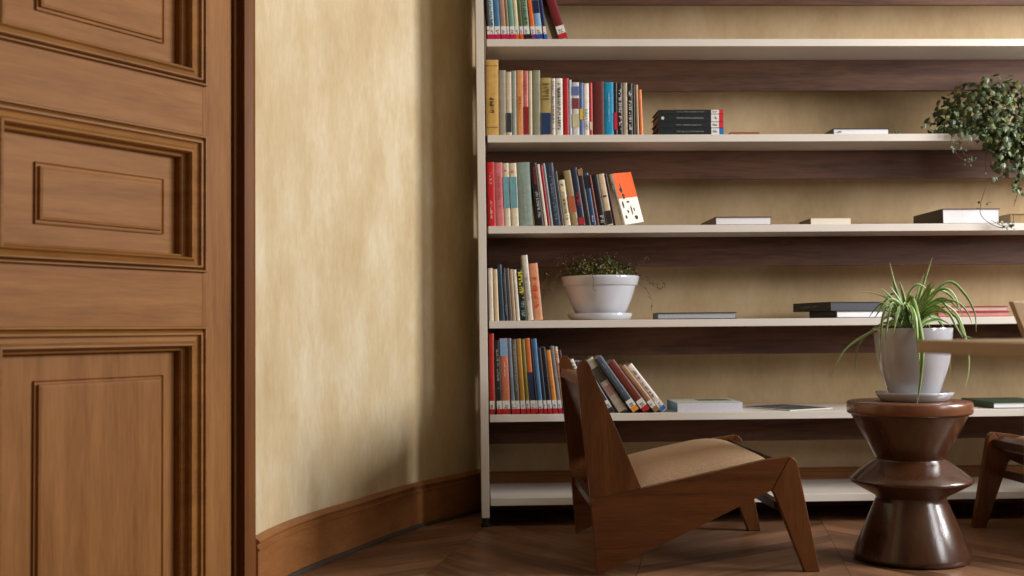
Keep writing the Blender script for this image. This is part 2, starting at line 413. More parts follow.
S = 264.
def pack(rows, x, z, group, fs=1., fh=1., **kw):
    """rows: (thick_px, height_px, tilt, colour, label, opts). Books lean against each other without overlapping."""
    prev = None
    for (tp, hp, tilt, cc, label, op) in rows:
        t, h = tp/S*fs, hp/266.*fh; a = math.radians(tilt)
        if prev is not None:
            px, pt, ph, pa = prev; xs = []
            # right side of the previous book
            for s in (0, ph):
                cx, cz = px + pt*math.cos(pa) - s*math.sin(pa), pt*math.sin(pa) + s*math.cos(pa)
                if cz <= h*math.cos(a)+1e-6: xs.append(cx + math.tan(a)*cz)
            zt = h*math.cos(a)
            if zt < pt*math.sin(pa)+ph*math.cos(pa):
                lx = px + pt*math.cos(pa) - math.tan(pa)*(zt - pt*math.sin(pa)); xs.append(lx + h*math.sin(a))
            x = max(xs) + .0006
        k = dict(kw); k.update(op); dx = k.pop('gap', 0)/S; x += dx
        book(x, z + .0003, t, h, tilt, cc, label, group, **k)
        prev = (x, t, h, a)
    return prev

W_, K_ = (232, 228, 218), (28, 26, 28)
RED = (190, 32, 44)
# --- top shelf in view: library paperbacks whose tops run out of the frame
G = 'library paperbacks on the highest shelf in view'
PK, OR = (196, 20, 78), (226, 92, 30)
def T(c): return dict(tag_col=c, d=.17, y=.012)
pack([
 (3, 58, 3, (40, 40, 44), 'very thin black book at the left end of the highest book row', T(PK)),
 (5, 60, 3, (170, 196, 212), 'pale blue and black book, second at the left of the highest row', dict(T(PK), txt=[(.2, .9, .5, (30, 34, 50))])),
 (6.5, 61, 3, (62, 116, 158), 'mid blue book in the highest row', T(PK)),
 (6, 60, 3.5, (168, 134, 116), 'pinkish brown book right of the blue one in the highest row', T(PK)),
 (3, 60, 3.5, (150, 128, 96), 'thin khaki book beside the teal one in the highest row', T(PK)),
 (5.5, 60, 4, (104, 158, 146), 'teal green book in the highest row', T(PK)),
 (4.5, 61, 4, (214, 206, 168), 'cream yellow book in the highest row', T(OR)),
 (4, 61, 4.5, (86, 100, 66), 'narrow olive green book in the highest row', T(OR)),
 (6.5, 61, 5, (128, 156, 128), 'sage green patterned book in the highest row', dict(T(K_), txt=[(.25, .9, .5, (60, 80, 60))])),
 (5, 60, 6, (224, 104, 44), 'bright orange book in the highest row', T((110, 50, 120))),
 (7.5, 60, 6, (132, 172, 214), 'light blue book with navy blocks in the highest row', dict(T((40, 70, 160)), bs=[('printed_block', .10, .15, (28, 34, 70))])),
 (3.5, 60, 7, (38, 44, 92), 'narrow navy book closing the upright run of the highest row', T((40, 90, 190))),
 (10, 60, 17, (112, 28, 32), 'thick maroon book leaning hard at the end of the highest row', dict(T(RED), gap=1)),
], .0360, ST[1], G, fs=.89)
# --- second shelf
G = 'upright books in the second row from the top'
pack([
 (13, 75, 0, (204, 164, 90), 'tall thick mustard yellow volume at the left end of its row', dict(d=.20, y=.012, soft=False, bs=[('printed_rule', .262, .264, (120, 86, 36)), ('printed_rule', .03, .032, (120, 86, 36))], txt=[(.3, .5, .3, (70, 48, 22))])),
 (7, 64.5, 0, (158, 150, 132), 'grey beige book beside the tall mustard volume', {}),
 (5.5, 63, 0, (206, 190, 166), 'pale cream book with a dark picture at its foot', dict(bs=[('spine_picture', .012, .085, (52, 56, 62))])),
 (4.5, 64, 0, (146, 158, 148), 'slim grey green book left of the tan orange one', {}),
 (7, 64.5, 0, (214, 148, 92), 'tan orange book in the second row', dict(txt=[(.35, .6, .35, (170, 96, 52))])),
 (4.6, 64, 0, (206, 120, 116), 'pink book with a dark red lower half', dict(bs=[('lower_band', .004, .108, (142, 30, 42))], txt=[(.55, .9, .4, (150, 50, 50))])),
 (3.6, 64, 0, (206, 190, 162), 'slim beige book between the pink one and the olive one', {}),
 (8, 64.5, 0, (140, 140, 116), 'plain olive grey book in the second row', {}),
 (10.8, 57, 0, (172, 150, 92), 'khaki gold patterned book with a blue domed picture at its foot', dict(bs=[('spine_picture', .004, .085, (34, 58, 98))], txt=[(.6, .95, .6, (120, 98, 50))])),
 (3.6, 56.5, 0, (218, 214, 206), 'thin white book with black lettering, left of the pair of white ones', dict(txt=[(.1, .95, .5, (50, 46, 50))])),
 (7.4, 56.5, 0, (226, 222, 212), 'wide white book with black lettering, left of the red one', dict(txt=[(.1, .95, .4, (60, 56, 60))])),
 (5.8, 56.5, 0, (178, 30, 36), 'plain red book in the second row', {}),
 (2.8, 55, 0, (186, 196, 214), 'very thin pale blue book right of the red one', {}),
 (7.4, 52.5, 0, (206, 206, 204), 'white book with small colour pictures down its spine', dict(bs=[('spine_picture', .10, .14, (128, 58, 62)), ('spine_picture', .15, .185, (92, 112, 166)), ('spine_picture', .03, .08, (196, 190, 150))])),
 (4, 52, 0, (94, 116, 172), 'blue book with a yellow patch in the second row', dict(bs=[('spine_picture', .06, .1, (214, 186, 74))])),
 (5.4, 51.5, 0, (232, 230, 222), 'plain white book beside the blue and yellow one', dict(txt=[(.1, .5, .4, (120, 130, 150))])),
 (3.2, 52, 0, (192, 60, 54), 'narrow red book beside the thick maroon one in the second row', dict(bs=[('spine_picture', .02, .05, (220, 200, 180))])),
 (11.4, 53.5, 0, (96, 34, 34), 'thick plain maroon book in the second row', {}),
 (9.4, 52.5, 0, (18, 144, 188), 'bright cyan blue book in the second row', dict(txt=[(.25, .8, .12, (190, 220, 230))])),
 (3.6, 52, 0, (34, 30, 34), 'black book with a red foot next to the cyan one', dict(bs=[('lower_band', .02, .085, (196, 34, 60))])),
 (4.8, 51.5, 0, (36, 34, 36), 'black book with white lettering, between the red footed and the taupe one', dict(txt=[(.1, .9, .55, (210, 206, 196))])),
 (4.8, 52, 0, (170, 152, 132), 'taupe book between two black lettered ones', {}),
 (5.2, 51, 0, (34, 32, 34), 'black lettered book near the right end of the second row', dict(txt=[(.1, .9, .5, (200, 196, 186))])),
 (2.2, 50, 0, (66, 50, 40), 'very thin dark brown book near the right end of the second row', {}),
 (2.8, 50, 1, (176, 148, 118), 'narrow tan book beside the low orange one', {}),
 (3.4, 45, 1.5, (222, 124, 54), 'low orange book at the right end of the second row', {}),
], .0262, ST[2], G, fh=1.015)
# --- third shelf
G = 'leaning books in the third row from the top'
pack([
 (8, 64, 1.2, (200, 34, 38), 'bright red book at the left end of the third row', dict(txt=[(.65, .85, .3, (230, 200, 190)), (.12, .4, .25, (230, 200, 190))])),
 (8, 63.5, 1.4, (212, 116, 122), 'salmon pink book beside the red one', dict(txt=[(.3, .85, .3, (180, 70, 82))])),
 (6, 63, 1.5, (216, 202, 178), 'cream book with a blue middle band, left one of the matching pair', dict(bs=[('middle_band', .068, .185, (110, 162, 176))], txt=[(.84, .9, .5, (190, 60, 60))])),
 (7.4, 63, 2, (220, 206, 180), 'cream book with a blue middle band, right one of the matching pair', dict(bs=[('middle_band', .068, .185, (112, 160, 172))], txt=[(.84, .9, .4, (190, 60, 60))])),
 (13, 63.5, 2.5, (138, 156, 146), 'thick grey green volume in the third row', dict(soft=False, txt=[(.1, .8, .15, (176, 186, 170))])),
 (6.6, 63, 6.5, (30, 26, 30), 'tall black book leaning on the thick grey green volume', dict(txt=[(.1, .55, .4, (190, 190, 190)), (.65, .95, .3, (160, 50, 44))])),
 (2.8, 62, 7, (222, 212, 196), 'thin white book leaning beside the tall black one', {}),
 (2.8, 61, 7, (168, 36, 48), 'thin crimson book leaning in the third row', {}),
 (2.4, 63, 7, (150, 164, 170), 'thin silver grey book leaning in the third row', {}),
 (7.5, 63, 7, (52, 62, 80), 'dark slate blue book leaning in the third row', dict(txt=[(.1, .8, .4, (120, 132, 150))])),
 (3, 55, 7, (74, 74, 74), 'short charcoal book behind the cream lettered one', {}),
 (6, 46, 7.5, (222, 212, 180), 'short cream book with black lettering in the third row', dict(txt=[(.1, .75, .35, (50, 50, 46)), (.85, .95, .4, (60, 60, 50))])),
 (7.2, 55.5, 8, (156, 134, 96), 'khaki book with an orange streak in the third row', dict(bs=[('lower_band', .05, .11, (178, 92, 62))])),
 (6.4, 58, 8, (38, 44, 68), 'navy book with red title blocks in the third row', dict(txt=[(.35, .6, .55, (172, 48, 52))], bs=[('lower_band', .004, .03, (170, 44, 48))])),
 (5, 58, 8.5, (48, 36, 40), 'dark plum book with a tan head in the third row', dict(bs=[('upper_band', .19, .215, (160, 120, 84))])),
 (5, 53, 8.5, (40, 72, 108), 'blue book with a black head in the third row', dict(bs=[('upper_band', .14, .19, (26, 28, 40))], txt=[(.05, .2, .4, (190, 200, 210))])),
 (2.4, 51, 9, (126, 56, 40), 'thin rust brown book in the third row', {}),
 (6.4, 51, 9, (30, 22, 26), 'black book left of the cream and black one in the third row', dict(txt=[(.05, .2, .5, (180, 180, 180))])),
 (6.4, 52, 9.5, (214, 190, 158), 'cream book with a black foot in the third row', dict(bs=[('lower_band', .004, .055, (38, 30, 30))], txt=[(.55, .62, .5, (30, 26, 26))])),
 (2.4, 52, 10, (54, 24, 28), 'thin dark maroon book beside the cream and black one', {}),
], .0308, ST[3], G)
# the last one of that row is turned so its front cover shows
rb = book(.534, ST[3]+.0003, .016, .198, 14, W_, 'white book turned to show its cover with an orange corner and ink drawing', 'leaning books in the third row from the top', y=.02, d=.145, yaw=-38, txt=[(.1, .85, .35, K_)])
bm = bmesh.new(); box(bm, .0161, .0166, .002, .1445, .1, .1978)
rb.rotation_mode = 'ZXY'
link('orange_field', bm, cmat((240, 96, 40)), rb)
bm = bmesh.new()
for (a, b, c, d_) in [(.02, .12, .045, .142), (.03, .095, .05, .12), (.015, .06, .028, .09), (.05, .08, .075, .088), (.07, .03, .08, .07), (.085, .012, .11, .03), (.015, .02, .03, .035), (.04, .04, .052, .055), (.09, .045, .1, .06), (.03, .125, .038, .16)]:
    n_ = 7; cy, cz, ry, rz = (a+c)/2, (b+d_)/2, (c-a)/2, (d_-b)/2
    vs = [bm.verts.new((.0169, cy+ry*math.cos(2*math.pi*i/n_)*(1+.3*math.sin(3*i)), cz+rz*math.sin(2*math.pi*i/n_))) for i in range(n_)]
    bm.faces.new(vs)
link('ink_drawing', bm, M_ink, rb)
# --- fourth shelf
G = 'leaning books in the fourth row from the top'
pack([
 (5, 53, 1, (222, 212, 194), 'thin white book at the left end of the fourth row', {}),
 (4.5, 52, 1.5, (214, 190, 150), 'cream tan book second at the left of the fourth row', {}),
 (4.2, 56.5, 3, (36, 66, 88), 'dark petrol blue book in the fourth row', {}),
 (3.4, 53, 3, (34, 36, 44), 'narrow black book in the fourth row', dict(txt=[(.1, .9, .4, (120, 130, 150))])),
 (3.4, 53, 3.5, (92, 84, 80), 'narrow grey book in the fourth row', {}),
 (3.4, 52, 3.5, (180, 156, 128), 'narrow tan book in the fourth row', {}),
 (3.4, 51.5, 4, (224, 220, 208), 'slim white book left of the black and yellow one', {}),
 (6.4, 53, 4.5, (26, 28, 26), 'black book with large yellow lettering', dict(txt=[(.42, .95, .6, (226, 214, 50)), (.08, .38, .5, (150, 176, 170))])),
 (5.6, 66, 5, (216, 208, 192), 'tall white book rising above the rest of the fourth row', dict(txt=[(.3, .7, .3, (140, 140, 170))])),
 (9, 57.5, 5, (216, 150, 112), 'orange tan book with large red lettering at the right of the fourth row', dict(soft=False, txt=[(.2, .78, .45, (222, 62, 38))])),
], .0315, ST[4], G, fh=.985)
# --- fifth shelf, upright run
G = 'library books in the lowest filled row'
def T5(c=RED, **k): return dict(tag_col=c, y=.004, **k)
pack([
 (5.6, 81, .3, (180, 34, 26), 'tall red book at the left end of the lowest row', dict(y=.004, tag_col=RED)),
 (6, 74, 2, (36, 34, 34), 'black book with pale lettering beside the tall red one', T5(txt=[(.35, .9, .35, (170, 166, 156))])),
 (9, 76, 2, (196, 112, 84), 'salmon book with a pale blue head in the lowest row', T5(bs=[('upper_band', .215, .28, (128, 164, 200))], txt=[(.5, .7, .12, (230, 220, 190))])),
 (4, 76, 3, (120, 136, 158), 'narrow grey blue book in the lowest row', T5()),
 (5, 75, 3, (96, 92, 84), 'grey book with a worn lettered spine in the lowest row', T5(txt=[(.3, .95, .4, (150, 150, 140))])),
 (5.6, 75.5, 3.5, (176, 128, 44), 'ochre yellow book in the lowest row', T5()),
 (4, 75, 4, (128, 120, 52), 'olive green book in the lowest row', T5()),
 (5.6, 76, 4.5, (206, 104, 46), 'orange book with a dark blue lower half in the lowest row', T5(bs=[('lower_band', .047, .155, (26, 50, 84))])),
 (2.2, 75, 4.5, (24, 26, 34), 'very thin black book right of the orange and blue one', T5()),
 (5, 75.5, 5, (74, 120, 166), 'steel blue book in the lowest row', T5()),
 (3.6, 66, 5.5, (40, 44, 60), 'slim dark navy book in the lowest row', T5()),
 (5, 67, 6, (24, 26, 32), 'black book left of the golden orange one in the lowest row', T5()),
 (5.4, 64, 6.5, (220, 142, 62), 'golden orange book in the lowest row', T5(txt=[(.4, .85, .25, (150, 60, 40))])),
 (4.2, 68, 7, (134, 130, 134), 'grey book near the right end of the lowest row', T5()),
 (3.6, 67.5, 7.5, (222, 196, 170), 'pale book with red lettering near the right end of the lowest row', T5(txt=[(.5, .95, .5, (180, 40, 40))])),
 (3.4, 64, 8, (84, 26, 34), 'dark maroon book closing the upright run of the lowest row', T5()),
], .0325, ST[5], G, fs=.87, fh=.985)
# --- fifth shelf, leaning run behind the chair
G = 'steeply leaning books behind the low wooden chair'
YB = (224, 190, 60)
pack([
 (6, 57, 24, (210, 204, 196), 'white sketch covered book leaning behind the top of the wooden chair', T5(txt=[(.5, .95, .6, (60, 54, 54))])),
 (5, 57, 28, (52, 74, 110), 'dark blue striped book leaning against the back of the wooden chair', T5((60, 110, 170), txt=[(.3, .95, .5, (150, 170, 200))])),
 (5, 58, 30, (28, 28, 32), 'black leaning book with a white sticker, left of the picture spine', T5((40, 44, 60))),
 (9.5, 61, 33, (222, 214, 200), 'thick white leaning book with a portrait on its spine', dict(y=.02, soft=False, bs=[('spine_picture', .13, .19, (84, 76, 70)), ('spine_picture', .07, .11, (190, 150, 140))])),
 (8, 65, 35, (66, 76, 90), 'slate grey leaning book with a yellow and orange sticker', T5((236, 150, 40), txt=[(.3, .9, .3, (120, 130, 140))])),
 (8.5, 60, 36, (110, 44, 32), 'reddish brown leaning book with a red sticker', T5((190, 30, 40))),
 (6, 56, 37, (156, 116, 84), 'tan leaning book between the brown and the white one', T5((150, 110, 70))),
 (7, 57, 37.5, (228, 220, 210), 'white leaning book with black lettering and a blue sticker', dict(tag_col=(30, 110, 170), y=.02, txt=[(.28, .9, .35, (60, 50, 56))])),
], .412, ST[5], G, fs=.92)

# ------------------------------------------------------------------ flat books
def flat_book(x0, x1, y0, y1, z, t, cc, label, group=None, page=None, spine='left', rot=0, soft=False, spine_col=None, name='book'):
    """lies on its back; spine to the left or to the front"""
    cx = x0
    root = thing(name, label, 'book', (x0, y0, z), math.radians(rot), group)
    w_, d_ = x1-x0, y1-y0; c = .0010 if soft else .0028; ins = .001 if soft else .005
    pts = [(0, 0), (w_, 0), (w_, c), (c*1.3, c), (c*1.3, t-c), (w_, t-c), (w_, t), (0, t)]
    bm = bmesh.new()
    if spine == 'left': prism(bm, pts, lambda p, q, s: (p, s, q), 0, d_)
    else:
        pts = [(0, 0), (d_, 0), (d_, c), (c*1.3, c), (c*1.3, t-c), (d_, t-c), (d_, t), (0, t)]
        prism(bm, pts, lambda p, q, s: (s, p, q), 0, w_)
    link('cover', bm, cmat(cc), root, bevel=.0008)
    bm = bmesh.new()
    if spine == 'left': box(bm, c*1.3+.0002, w_-ins, ins, d_-ins, c+.0002, t-c-.0002)
    else: box(bm, ins, w_-ins, c*1.3+.0002, d_-ins, c+.0002, t-c-.0002)
    link('pages', bm, page or M_page, root)
    if spine_col:
        bm = bmesh.new(); box(bm, -.0006, .0, .004, d_-.004, .002, t-.002) if spine == 'left' else box(bm, .004, w_-.004, -.0006, 0, .002, t-.002)
        link('spine_panel', bm, cmat(spine_col), root)
    return root
# stack of four black reference books
G = 'stack of four black spined books on the second shelf'
zz = ST[2]+.0003
for k, (t, lab, col, dx) in enumerate([(.026, 'bottom black book of the stack, with a blue sticker end', (26, 112, 180), .002), (.0225, 'black book second from the bottom of the stack', (206, 36, 44), 0), (.029, 'black book second from the top of the stack, with a round white emblem', (206, 36, 44), .001), (.017, 'topmost black book of the stack', (206, 36, 44), .003)]):
    r = flat_book(.674+dx, .923+dx*.3, .012, .17, zz, t, (21, 25, 30), lab, G, spine='front', page=mat('dull_grey_pages', (.22, .20, .18), .8))
    w_ = .923-.674-dx*.7
    bm = bmesh.new(); box(bm, w_-.047, w_-.0175, -.0008, 0, .001, t-.001); s_ = link('library_sticker', bm, M_lab, r)
    bm = bmesh.new(); dashes(bm, w_-.041, w_-.024, t*.35, t*.65, -.0008, False, seed=k); link('shelf_mark', bm, M_ink, s_)
    bm = bmesh.new(); box(bm, w_-.0172, w_-.001, -.0008, 0, .001, t-.001); link('colour_strip', bm, cmat(col), r)
    bm = bmesh.new(); dashes(bm, .07, w_-.075, t*.42, t*.58, -.0003, False, seed=k+9); link('spine_lettering', bm, cmat((150, 160, 160)), r)
    if k == 2:
        bm = bmesh.new(); n_ = 16; vs = [bm.verts.new((.018+.006*math.cos(2*math.pi*i/n_), -.0008, t/2+.006*math.sin(2*math.pi*i/n_))) for i in range(n_)]; bm.faces.new(vs)
        link('round_emblem', bm, cmat((206, 206, 196)), r)
    zz += t+.0004
flat_book(.985, 1.10, .17, .215, ST[2]+.0003, .037, (150, 88, 42), 'small tan orange book lying at the back of the second shelf', soft=True, page=cmat((150, 88, 42))).rotation_euler[2] = 0
r = flat_book(1.343, 1.56, .02, .25, ST[2]+.0003, .024, (44, 46, 50), 'white edged book with dark covers lying flat on the second shelf', page=M_pagew)
bm = bmesh.new(); box(bm, .02, .032, -.0004, .005, .010, .013); link('page_mark', bm, M_ink, r)
flat_book(.888, 1.103, .02, .30, ST[3]+.0003, .0315, (84, 34, 30), 'dark red covered book with white edges lying on the third shelf', page=M_pagew)
flat_book(1.257, 1.411, .04, .20, ST[3]+.0003, .0265, (198, 176, 140), 'small tan covered book lying in the middle of the third shelf', soft=True, spine_col=(98, 66, 44))
flat_book(1.755, 1.978, .02, .31, ST[3]+.0003, .0575, (64, 30, 26), 'very thick book with white edges and a dark spine lying under the ivy', page=M_pagew, spine_col=(46, 40, 26))
flat_book(2.03, 2.25, .05, .30, ST[3]+.0003, .040, (128, 96, 46), 'ochre brown book lying at the right, beside the very thick white edged one', page=mat('ochre_pages', (.30, .20, .09), .8))
flat_book(.662, .962, .015, .12, ST[4]+.0003, .025, (40, 38, 42), 'grey white magazine pile with a black spine lying right of the white bowl', page=mat('grey_page_edges', (.40, .40, .44), .8, noise=(.2, 200)), soft=False)
flat_book(1.340, 1.545, .014, .23, ST[4]+.0003, .0265, (40, 38, 40), 'smaller white edged book under the long black one behind the spider plant', page=M_pagew, spine_col=(30, 30, 32), rot=11)
r = flat_book(1.318, 1.57, .012, .30, ST[4]+.0272, .034, (20, 22, 27), 'large black book lying on top of a smaller white edged one behind the spider plant', page=mat('navy_page_edges', (.012, .015, .028), .5), rot=13)
bm = bmesh.new(); dashes(bm, .03, .17, .012, .022, -.0003, False, seed=3)
for v in bm.verts: v.co = (v.co.y, .25-v.co.x, v.co.z)
bm.normal_update(); link('spine_lettering', bm, cmat((110, 110, 110)), r)
flat_book(1.73, 2.01, .02, .27, ST[4]+.0003, .020, (170, 58, 50), 'red book with deep pink edges, lower of two right of the spider plant', page=mat('pink_page_edges', (.55, .24, .22), .8), soft=False)
flat_book(1.75, 2.00, .02, .27, ST[4]+.0206, .020, (160, 50, 44), 'red book with pale pink edges, upper of two right of the spider plant', page=mat('pale_pink_page_edges', (.62, .40, .36), .8), soft=False)
r = flat_book(.732, .978, .006, .235, ST[5]+.0003, .036, (196, 204, 192), 'large thick white book lying on the lowest filled row beside the leaning ones', page=mat('lilac_white_pages', (.66, .66, .74), .8, noise=(.05, 200)), soft=True, spine_col=(70, 130, 160))
bm = bmesh.new(); box(bm, .10, .225, .10, .19, .0361, .0365); link('cover_picture', bm, cmat((84, 92, 84)), r)
r = flat_book(1.155, 1.375, .008, .278, ST[5]+.0003, .004, (196, 196, 190), 'thin magazine with a dark picture cover lying on the lowest shelf row', soft=True, rot=28)
bm = bmesh.new(); box(bm, .010, .212, .008, .262, .0041, .0045); link('cover_picture', bm, mat('magazine_picture', (.10, .10, .095), .85, spec=.1, noise=(.8, 28)), r)
flat_book(1.93, 2.16, .015, .30, ST[5]+.0003, .024, (24, 66, 52), 'dark green hardback lying on the lowest shelf row behind the stool', page=M_pagew)

# ------------------------------------------------------------------ low wooden lounge chairs
def rounded(pts): return pts
WING = [(0, .606), (.003, .622), (.010, .633), (.021, .637), (.032, .632), (.040, .618), (.1875, .2555), (.1877, .2545), (.050, .226), (.0355, .232), (.012, .455)]
RAILP = [(.0358, .2315), (.050, .2255), (.1880, .2540), (.560, .3335), (.6325, .3430), (.5755, .2425), (.362, .141), (.0545, .0), (.0535, .0)]
LEGP = [(.5765, .2415), (.6335, .3432), (.643, .341), (.652, .333), (.657, .322), (.719, .0), (.673, .0), (.590, .222), (.584, .235)]
def lounge_chair(label, group, loc, rotz):
    root = thing('lounge_chair', label, 'chair', loc, rotz, group)
    Wd = .7385; th = .028
    for (a, b) in ((0, th), (Wd-th, Wd)):
        for nm, P, mm in (('back_post', WING, M_chairV), ('side_rail', RAILP, M_chairH), ('front_leg', LEGP, M_chairV)):
            bm = bmesh.new(); prism(bm, P, lambda p, q, t: (p, t, q), a, b)
            link(nm, bm, mm, root, bevel=.003)
    a, b = th+.0004, Wd-th-.0004
    bm = bmesh.new(); prism(bm, [(.004, .560), (.024, .560), (.022, .588), (.006, .588)], lambda p, q, t: (p, t, q), a, b); link('top_crossbar', bm, M_oakb, root, bevel=.002)
    bm = bmesh.new(); prism(bm, [(.608, .286), (.640, .290), (.642, .318), (.606, .330)], lambda p, q, t: (p, t, q), a, b); link('front_crossbar', bm, M_chairD, root, bevel=.002)
    bm = bmesh.new(); prism(bm, [(.592, .182), (.618, .182), (.618, .206), (.592, .206)], lambda p, q, t: (p, t, q), a, b); link('lower_crossbar', bm, M_chairD, root, bevel=.002)
    bm = bmesh.new(); prism(bm, [(.050, .176), (.074, .176), (.074, .204), (.050, .204)], lambda p, q, t: (p, t, q), a, b); link('rear_crossbar', bm, M_chairD, root, bevel=.002)
    # domed seat cushion
    n, k = 26, 26; bm = bmesh.new(); top = []; bot = []
    y0, y1 = th+.004, Wd-th-.004; s0, s1 = .150, .604
    def railz(s): return .246 + (s-.15)*.2135
    for i in range(n+1):
        u = i/n; s = s0+(s1-s0)*u; r1 = []; r2 = []
        for j in range(k+1):
            v = j/k; y = y0+(y1-y0)*v
            e = (1-abs(2*u-1)**5)**.42 * (1-abs(2*v-1)**6)**.4
            droop = -.026*max(0, (u-.60)/.40)**2
            r1.append(bm.verts.new((s, y, railz(s)-.022+droop + .052*e)))
            r2.append(bm.verts.new((s, y, railz(s)-.040+droop)))
        top.append(r1); bot.append(r2)
    for i in range(n):
        for j in range(k):
            bm.faces.new((top[i][j], top[i+1][j], top[i+1][j+1], top[i][j+1])); bm.faces.new((bot[i][j], bot[i][j+1], bot[i+1][j+1], bot[i+1][j]))
    for i in range(n):
        bm.faces.new((top[i][0], bot[i][0], bot[i+1][0], top[i+1][0])); bm.faces.new((top[i][k], top[i+1][k], bot[i+1][k], bot[i][k]))
    for j in range(k):
        bm.faces.new((top[0][j], top[0][j+1], bot[0][j+1], bot[0][j])); bm.faces.new((top[n][j], bot[n][j], bot[n][j+1], top[n][j+1]))
    link('seat_cushion', bm, M_fabric, root, smooth=True, auto=50)
    bm = bmesh.new(); prism(bm, [(.150, .200), (.604, .297), (.604, .2905), (.150, .1935)], lambda p, q, t: (p, t, q), a, b); link('seat_board', bm, M_chairD, root)
    # upholstered back between the posts, backed by a thin board
    bm = bmesh.new(); prism(bm, [(.016, .556), (.0245, .556), (.1105, .298), (.102, .298)], lambda p, q, t: (p, t, q), a, b); link('back_panel', bm, M_chairD, root)
    bm = bmesh.new(); prism(bm, [(.126, .292), (.142, .294), (.150, .300), (.034, .585), (.030, .590), (.0255, .586), (.027, .555), (.113, .300)], lambda p, q, t: (p, t, q), a+.003, b-.003)
    link('back_cushion', bm, M_fabric, root, bevel=.004)
    return root
M_oakb = wood('teak_top_bar', (.10, .045, .018), (.20, .09, .036), 'Y', .4, 1.4, .2, .9)
G = None
lounge_chair('low wooden lounge chair with wedge sides and a beige cushion in front of the shelf', G, (.281, -.861, 0), 0)
lounge_chair('wooden lounge chair cut by the right frame edge, facing the carved stool', G, (2.490, -.127, 0), math.pi)

# ------------------------------------------------------------------ carved stool used as a side table
t = thing('side_table', 'dark glossy hourglass shaped wooden stool carrying the spider plant', 'side table', (1.342, -.69, 0))
_l = lathe
def lathe(bm, prof, seg=64, mi=0, k=.94): _l(bm, [(r*k, z*1.006) for r, z in prof], seg, mi)
bm = bmesh.new()
lathe(bm, [(0, 0), (.170, 0), (.184, .004), (.190, .014), (.189, .022), (.150, .105), (.1165, .180), (.113, .190), (.113, .196)])
link('base_cone', bm, M_stool, t, smooth=True, auto=50)
bm = bmesh.new()
lathe(bm, [(0, .1965), (.114, .1965), (.118, .200), (.165, .224), (.194, .240), (.1995, .245), (.200, .249), (.197, .2535), (.165, .277), (.125, .303), (.113, .309), (.110, .313), (0, .313)])
link('middle_disc', bm, M_stool, t, smooth=True, auto=50)
bm = bmesh.new()
lathe(bm, [(0, .3135), (.110, .3135), (.113, .318), (.187, .448), (.187, .452), (0, .452)])
link('upper_cone', bm, M_stool, t, smooth=True, auto=50)
bm = bmesh.new()
lathe(bm, [(0, .4525), (.196, .4525), (.200, .456), (.2015, .460), (.2015, .484), (.199, .4895), (.194, .4915), (0, .4915)])
link('table_top', bm, wood('stool_top_wood', (.11, .038, .015), (.22, .08, .034), 'X', .24, .8, .6, .8, .5), t, smooth=True, auto=50)

lathe = _l
# ------------------------------------------------------------------ spider plant
def blade(bm, P, w_, n=7, side=None):
    pts = catmull(P, n); N_ = len(pts); rows = []
    sd = side or Vector((rnd.uniform(-1, 1), rnd.uniform(-1, 1), 0)).normalized()
    for i, p in enumerate(pts):
        tt = (pts[min(i+1, N_-1)]-pts[max(i-1, 0)]).normalized()
        s = tt.cross(sd); s = s.normalized() if s.length > .1 else Vector((1, 0, 0)); nn = tt.cross(s).normalized()
        f = i/(N_-1); wd = w_*min(1, .55+f*2.2)*(1-max(0, (f-.35)/.65)**1.7)+.0003
        rows.append([bm.verts.new(p + s*wd*a + nn*wd*abs(a)*.45) for a in (-1, -.55, 0, .55, 1)])
    for a, b in zip(rows, rows[1:]):
        for j in range(4):
            f_ = bm.faces.new((a[j], a[j+1], b[j+1], b[j])); f_.material_index = 1 if j in (0, 3) else 0; f_.smooth = True
def leafmat(name, col, rough=.45, tr=.25):
    m = mat(name, col, rough, noise=(.25, 25)); m.node_tree.nodes['Principled BSDF'].inputs['Subsurface Weight'].default_value = 0
    return m
M_lg = leafmat('spider_leaf_green', (.12, .26, .04)); M_lc = leafmat('spider_leaf_cream', (.46, .55, .24))
sp = thing('spider_plant', 'spider plant with striped arching leaves growing in the grey glazed pot', 'plant', (1.359, -.69, .5105))
# pot + saucer are separate things
bm = bmesh.new()
lathe(bm, [(0, 0), (.098, 0), (.104, .003), (.117, .020), (.1185, .026), (.116, .0285), (.112, .026), (.100, .012), (0, .012)])
tag(link('saucer', bm, M_pot, None, smooth=True, auto=60, loc=(1.360, -.69, .4948)), 'grey glazed saucer under the spider plant pot, on the stool top', 'saucer')
pr = thing('plant_pot', 'tall grey glazed pot holding the spider plant on the stool', 'plant pot', (1.359, -.69, .5072))
bm = bmesh.new()
lathe(bm, [(0, 0), (.066, 0), (.071, .003), (.079, .018), (.089, .048), (.101, .082), (.110, .115), (.1150, .150), (.1182, .185), (.1205, .212), (.1195, .2155), (.1165, .2155), (.115, .212), (.112, .190), (0, .190)])
link('pot_body', bm, M_pot, pr, smooth=True, auto=60)
bm = bmesh.new(); lathe(bm, [(0, .1905), (.108, .1905), (.105, .196), (.05, .201), (0, .203)], 32)
link('soil', bm, M_soil, pr, smooth=True)
cx, cy, cz = 1.366, -.69, .712
def PX(x, y, dy=0):      # sketch coordinates on the plant's own upright plane, 305 to the metre
    return (0 + (x-914)/305., dy, .2045 + (331-y)/303.)
